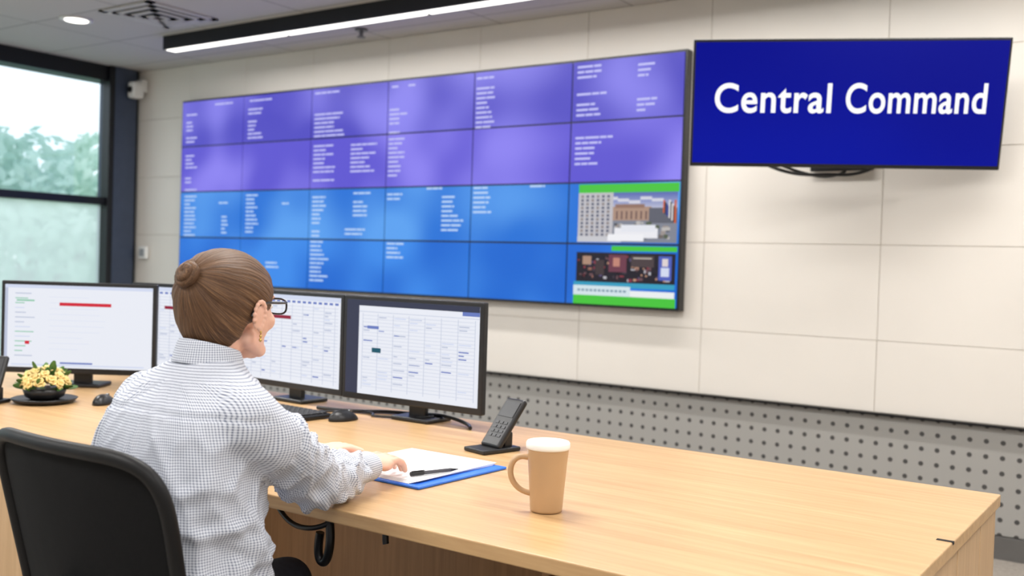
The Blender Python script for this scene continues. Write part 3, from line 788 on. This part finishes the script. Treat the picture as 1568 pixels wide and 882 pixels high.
me = remesh(bm, 0.008, 3); mesh_obj('shoes', me, M_black, wo, loc=WOFF)

# head ----------------------------------------------------------------
HC = Vector((-1.562, 1.297, 1.160)); HR = Matrix.Rotation(radians(8), 3, 'Z') @ Matrix.Rotation(radians(-2), 3, 'X')
he = empty('head', HC-Vector((BX, 1.15, 0)), HR.to_euler()); he.parent = wo; he.scale = (1.04, 1.04, 1.04)
bm = bmesh.new()
add_ell(bm, (0, -0.01, 0.024), (0.073, 0.092, 0.077), u=32, v=24)
add_ell(bm, (0, 0.030, -0.012), (0.062, 0.055, 0.074), u=32, v=24)
add_ell(bm, (0, 0.036, -0.060), (0.046, 0.044, 0.036))
add_ell(bm, (0, 0.068, -0.082), (0.019, 0.016, 0.015))
for s_ in (-1, 1):
    add_ell(bm, (s_*0.038, 0.058, -0.022), (0.022, 0.018, 0.020))
    add_ell(bm, (s_*0.026, 0.074, 0.024), (0.022, 0.008, 0.006))
    add_ell(bm, (s_*0.009, 0.091, -0.024), (0.008, 0.010, 0.007))
    add_chain(bm, [(s_*0.050, 0.0, -0.055, 0.016), (s_*0.030, 0.055, -0.078, 0.014)])
add_chain(bm, [(0, 0.079, 0.016, 0.008), (0, 0.095, -0.012, 0.008), (0, 0.100, -0.020, 0.010)])
add_ell(bm, (0, 0.080, -0.047), (0.022, 0.010, 0.006)); add_ell(bm, (0, 0.078, -0.056), (0.019, 0.010, 0.006))
add_chain(bm, [(0, -0.020, -0.040, 0.050), (0, -0.032, -0.085, 0.045), (0, -0.042, -0.135, 0.047)])
me = remesh(bm, 0.0035, 4); mesh_obj('face_and_neck', me, M_skin, he)
M_eye = mat('eye_white', (240, 238, 235), 0.15); M_iris = mat('iris_brown', (60, 40, 25), 0.15); M_lip = mat('lips_rose', (200, 122, 114), 0.45)
bm = bmesh.new()
for s_ in (-1, 1):
    add_ell(bm, (s_*0.027, 0.0745, 0.006), (0.0125, 0.0115, 0.0085), mi=0); add_ell(bm, (s_*0.027, 0.0835, 0.006), (0.0050, 0.0035, 0.0050), mi=1)
bm_obj('eyes', bm, [M_eye, M_iris], he, smooth=True)
bm = bmesh.new()
for s_ in (-1, 1): add_chain(bm, [(s_*0.012, 0.0825, 0.026, 0.0022), (s_*0.028, 0.0805, 0.030, 0.0024), (s_*0.044, 0.070, 0.026, 0.0016)], 8)
bm_obj('eyebrows', bm, mat('eyebrow_brown', (90, 62, 44), 0.8), he, smooth=True)
bm = bmesh.new(); add_ell(bm, (0, 0.0845, -0.0480), (0.018, 0.0065, 0.0034)); add_ell(bm, (0, 0.0825, -0.0550), (0.015, 0.0070, 0.0040)); bm_obj('lips', bm, M_lip, he, smooth=True)
def hair_mat():
    m, nt, b = base_mat('hair_brown')
    uv = nt.nodes.new('ShaderNodeUVMap'); uv.uv_map = 'strand'
    mp = nt.nodes.new('ShaderNodeMapping'); mp.inputs['Scale'].default_value = (45, 6, 1); nt.links.new(uv.outputs[0], mp.inputs['Vector'])
    n = nt.nodes.new('ShaderNodeTexNoise'); n.inputs['Scale'].default_value = 1.0; n.inputs['Detail'].default_value = 6; n.inputs['Roughness'].default_value = 0.8
    nt.links.new(mp.outputs[0], n.inputs['Vector'])
    r = nt.nodes.new('ShaderNodeValToRGB'); r.color_ramp.elements[0].position = 0.34; r.color_ramp.elements[1].position = 0.70
    r.color_ramp.elements[0].color = lin((44, 28, 18))+(1,); r.color_ramp.elements[1].color = lin((152, 116, 82))+(1,)
    k = r.color_ramp.elements.new(0.5); k.color = lin((90, 63, 43))+(1,)
    nt.links.new(n.outputs['Fac'], r.inputs['Fac']); nt.links.new(r.outputs['Color'], b.inputs['Base Color'])
    b.inputs['Roughness'].default_value = 0.5; b.inputs['Specular IOR Level'].default_value = 0.3
    bp = nt.nodes.new('ShaderNodeBump'); bp.inputs['Strength'].default_value = 0.5; bp.inputs['Distance'].default_value = 0.002
    nt.links.new(n.outputs['Fac'], bp.inputs['Height']); nt.links.new(bp.outputs['Normal'], b.inputs['Normal'])
    return m
M_hair = hair_mat()
BUN = Vector((0.0, -0.098, 0.055)); bax = Vector((0, -0.85, 0.40)).normalized()
bu = bax.cross(Vector((1, 0, 0))).normalized(); bv = bax.cross(bu)
def sstep(a_, b_, x): t = max(0, min(1, (x-a_)/(b_-a_))); return t*t*(3-2*t)
def ray_ell(d, c, r):   # from origin, direction d
    A = sum((d[i]/r[i])**2 for i in range(3)); Bq = -2*sum(d[i]*c[i]/r[i]**2 for i in range(3)); C = sum((c[i]/r[i])**2 for i in range(3))-1
    disc = Bq*Bq-4*A*C
    return (-Bq+sqrt(disc))/(2*A) if disc > 0 else 0
bm = bmesh.new(); bmesh.ops.create_uvsphere(bm, u_segments=220, v_segments=140, radius=1)
HO = Vector((0, -0.012, 0.02))
for v in bm.verts:
    d = v.co.normalized()
    r1 = ray_ell(d, (0, 0, 0.007), (0.082, 0.100, 0.083)); r2 = ray_ell(d, (0, -0.026, -0.038), (0.066, 0.060, 0.064))
    r_ = (r1**10+r2**10)**0.1 if r2 > 0 else r1
    p_ = HO+d*r_
    # hairline limit y as a function of z
    z = p_.z
    if z > 0.055: yl = 0.062+(z-0.055)*1.6
    elif z > 0.0: yl = 0.040+(z)*0.40
    elif z > -0.03: yl = -0.020+(z+0.03)*2.0
    else: yl = -0.020+(z+0.03)*0.35
    jag = 0.004*noise.noise(Vector((z*90, p_.x*60, 2)))
    mk = sstep(0.010, -0.004, p_.y-yl+jag)
    mk *= sstep(-0.100, -0.086, z+jag)
    rel = p_-BUN; an = atan2(rel.dot(bv), rel.dot(bu)); ds = rel.length
    st = 0.0004*sin(an*60+6*noise.noise(p_*25))+0.0022*noise.noise(Vector((cos(an)*5, sin(an)*5, ds*5)))
    v.co = HO+d*(r_*(0.86+0.14*mk)+st*mk)
me = bpy.data.meshes.new('hair'); bm.to_mesh(me); bm.free()
def strand_uv(me_, fn):
    ul = me_.uv_layers.new(name='strand')
    for pl in me_.polygons:
        a0 = None
        for li in pl.loop_indices:
            an, ds = fn(me_.vertices[me_.loops[li].vertex_index].co)
            if a0 is None: a0 = an
            elif an-a0 > pi: an -= 2*pi
            elif a0-an > pi: an += 2*pi
            ul.data[li].uv = (an, ds)
        pl.use_smooth = True
strand_uv(me, lambda c_: (atan2((c_-BUN).dot(bv), (c_-BUN).dot(bu)), (c_-BUN).length*2))
mesh_obj('hair_cap', me, M_hair, he)
# bun: coiled rope
def coil(turns, r0, r1, h0, h1, rad, nm):
    pts = []
    for i in range(turns*14+1):
        t = i/(turns*14); an = 2*pi*turns*t; rr = r0+(r1-r0)*t
        pts.append(tuple(BUN+bu*(rr*cos(an))+bv*(rr*sin(an))+bax*(h0+(h1-h0)*t)))
    bm = bmesh.new(); prev = None; kk = 14
    for i, p_ in enumerate(pts):
        p_ = Vector(p_); t = (Vector(pts[min(i+1, len(pts)-1)])-Vector(pts[max(i-1, 0)])).normalized()
        x_ = t.cross(bax).normalized(); y_ = x_.cross(t)
        rg = []
        for j in range(kk):
            an = 2*pi*j/kk+i*0.25; rr = rad*(1+0.10*sin(an*3))
            rg.append(bm.verts.new(p_+x_*(rr*cos(an))+y_*(rr*1.15*sin(an))))
        if prev:
            for j in range(kk): bm.faces.new((prev[j], prev[(j+1) % kk], rg[(j+1) % kk], rg[j]))
        else: bm.faces.new(rg)
        prev = rg
    bm.faces.new(prev)
    bmesh.ops.recalc_face_normals(bm, faces=bm.faces[:])
    me_ = bpy.data.meshes.new(nm); bm.to_mesh(me_); bm.free()
    strand_uv(me_, lambda c_: ((c_-BUN).length*30+(c_-BUN).dot(bax)*20, atan2((c_-BUN).dot(bv), (c_-BUN).dot(bu))*0.12))
    mesh_obj(nm, me_, M_hair, he)
coil(2, 0.0205, 0.006, 0.004, 0.018, 0.0100, 'hair_bun')
tube('hair_tie', [tuple(BUN+bu*(0.021*cos(k*pi/6))+bv*(0.021*sin(k*pi/6))-bax*0.003) for k in range(12)], 0.005, mat('hair_tie_brown', (60, 34, 28), 0.6), he, cyclic=True)
# ears + earrings
bm = bmesh.new()
for s_ in (-1, 1):
    Re = Matrix.Rotation(radians(-14)*1, 3, 'X')
    add_ell(bm, (s_*0.0765, -0.004, -0.012), (0.006, 0.014, 0.024), Re)
    for k in range(12):
        t = -0.9+k/11*4.4
        add_ell(bm, (s_*(0.0815+0.002*sin(t)), -0.006+0.0145*cos(t), -0.010+0.025*sin(t)), (0.004, 0.0048, 0.0048), None, 10, 8)
    add_ell(bm, (s_*0.078, 0.000, -0.034), (0.0045, 0.006, 0.007))
me = remesh(bm, 0.0018, 3); mesh_obj('ears', me, M_skin, he)
M_gold = mat('earring_gold', (215, 180, 110), 0.25, metal=1.0)
bm = bmesh.new()
for s_ in (-1, 1):
    for k in range(3): add_ell(bm, (s_*0.081, -0.001, -0.041-0.007*k), (0.0020+0.0005*k, 0.0020+0.0005*k, 0.0035))
bm_obj('earrings', bm, M_gold, he, smooth=True)
# glasses
M_gl = mat('glasses_frame_black', (18, 20, 30), 0.25)
gl_ = empty('glasses', (0, 0, 0)); gl_.parent = he
for s_ in (-1, 1):
    pts = []
    for k in range(20):
        an = 2*pi*k/20; c_, q_ = cos(an), sin(an)
        xx = s_*0.032+0.025*math.copysign(abs(c_)**0.7, c_); zz = 0.006+0.015*math.copysign(abs(q_)**0.7, q_)
        pts.append((xx, 0.101-0.98*abs(xx)*abs(xx), zz))
    tube('rim', pts, 0.0019, M_gl, gl_, cyclic=True)
    tube('temple', [(s_*0.057, 0.096, 0.014), (s_*0.066, 0.088, 0.014), (s_*0.074, 0.05, 0.013), (s_*0.0785, 0.0, 0.014), (s_*0.080, -0.016, 0.006), (s_*0.078, -0.024, -0.012)], 0.0025, M_gl, gl_)
tube('bridge', [(-0.008, 0.1015, 0.008), (0, 0.104, 0.010), (0.008, 0.1015, 0.008)], 0.0018, M_gl, gl_)

# hands ----------------------------------------------------------------
def hand(side, wrist, rot, nm, curl=1.0):
    bm = bmesh.new(); s_ = side     # s=+1 right hand: thumb at -x
    add_ell(bm, (0, 0.045, 0.0), (0.037, 0.046, 0.0135)); add_ell(bm, (-s_*0.022, 0.030, -0.006), (0.017, 0.028, 0.012)); add_ell(bm, (s_*0.024, 0.035, -0.005), (0.013, 0.03, 0.011))
    add_ell(bm, (0, -0.03, 0.0), (0.027, 0.05, 0.019)); add_ell(bm, (0, 0.005, 0.0), (0.027, 0.03, 0.016))
    specs = [(-0.0285, 0.080, 0.066, 0.10), (-0.0095, 0.086, 0.074, 0.02), (0.0095, 0.083, 0.068, -0.05), (0.0275, 0.074, 0.053, -0.14)]
    nails = []
    for i, (x_, y_, L, sp_) in enumerate(specs):
        ang = 0.10*curl; p_ = Vector((s_*x_, y_-0.02, 0.003)); ch_ = [(*p_, 0.0092)]
        p_ = Vector((s_*x_, y_, 0.003)); ch_.append((*p_, 0.0092))
        for k, (fr_, rr) in enumerate(((0.45, 0.0084), (0.31, 0.0076), (0.24, 0.0066))):
            ang += (0.20, 0.38, 0.30)[k]*curl*(1+0.08*i)
            d = Vector((-s_*sin(sp_)*cos(ang), cos(sp_)*cos(ang), -sin(ang)))
            p_ = p_+d*(L*fr_); ch_.append((*p_, rr))
        add_chain(bm, ch_, 14)
        up = Vector((0, sin(ang), cos(ang)))
        nails.append((p_+up*0.0048+d*0.001, d))
    th = [(-s_*0.018, 0.018, -0.004, 0.013), (-s_*0.042, 0.045, -0.009, 0.0105), (-s_*0.051, 0.070, -0.013, 0.0092), (-s_*0.052, 0.092, -0.017, 0.0076)]
    add_chain(bm, th, 14)
    me_ = remesh(bm, 0.0024, 3)
    e_ = empty(nm, Vector(wrist)+WOFF, rot); e_.parent = wo
    mesh_obj('palm_and_fingers', me_, M_skin, e_)
    bm = bmesh.new()
    for c_, d in nails:
        add_ell(bm, c_, (0.0046, 0.0062, 0.0016), Vector((0, 1, 0)).rotation_difference(d).to_matrix(), 10, 6)
    bm_obj('nails', bm, mat('nail_pink', (236, 192, 180), 0.25), e_, smooth=True)
hand(1, (-1.549, 1.700, 0.799), (radians(-1), radians(7), radians(13)), 'right_hand', 0.85)
hand(-1, (-1.797, 1.775, 0.790), (radians(-2), 0, radians(-20)), 'left_hand')

# ------------------------------------------------------------------ world + daylight
w = bpy.data.worlds.new('overcast_sky'); S.world = w; w.use_nodes = True; nt = w.node_tree
bg = nt.nodes['Background']; tcw = nt.nodes.new('ShaderNodeTexCoord'); sp = nt.nodes.new('ShaderNodeSeparateXYZ'); r = nt.nodes.new('ShaderNodeValToRGB')
nt.links.new(tcw.outputs['Generated'], sp.inputs[0]); nt.links.new(sp.outputs['Z'], r.inputs['Fac'])
r.color_ramp.elements[0].color = (0.88, 0.94, 0.98, 1); r.color_ramp.elements[1].color = (0.7, 0.85, 1.0, 1); r.color_ramp.elements[1].position = 0.6
nt.links.new(r.outputs['Color'], bg.inputs['Color']); bg.inputs['Strength'].default_value = 1.9
bpy.context.view_layer.update()
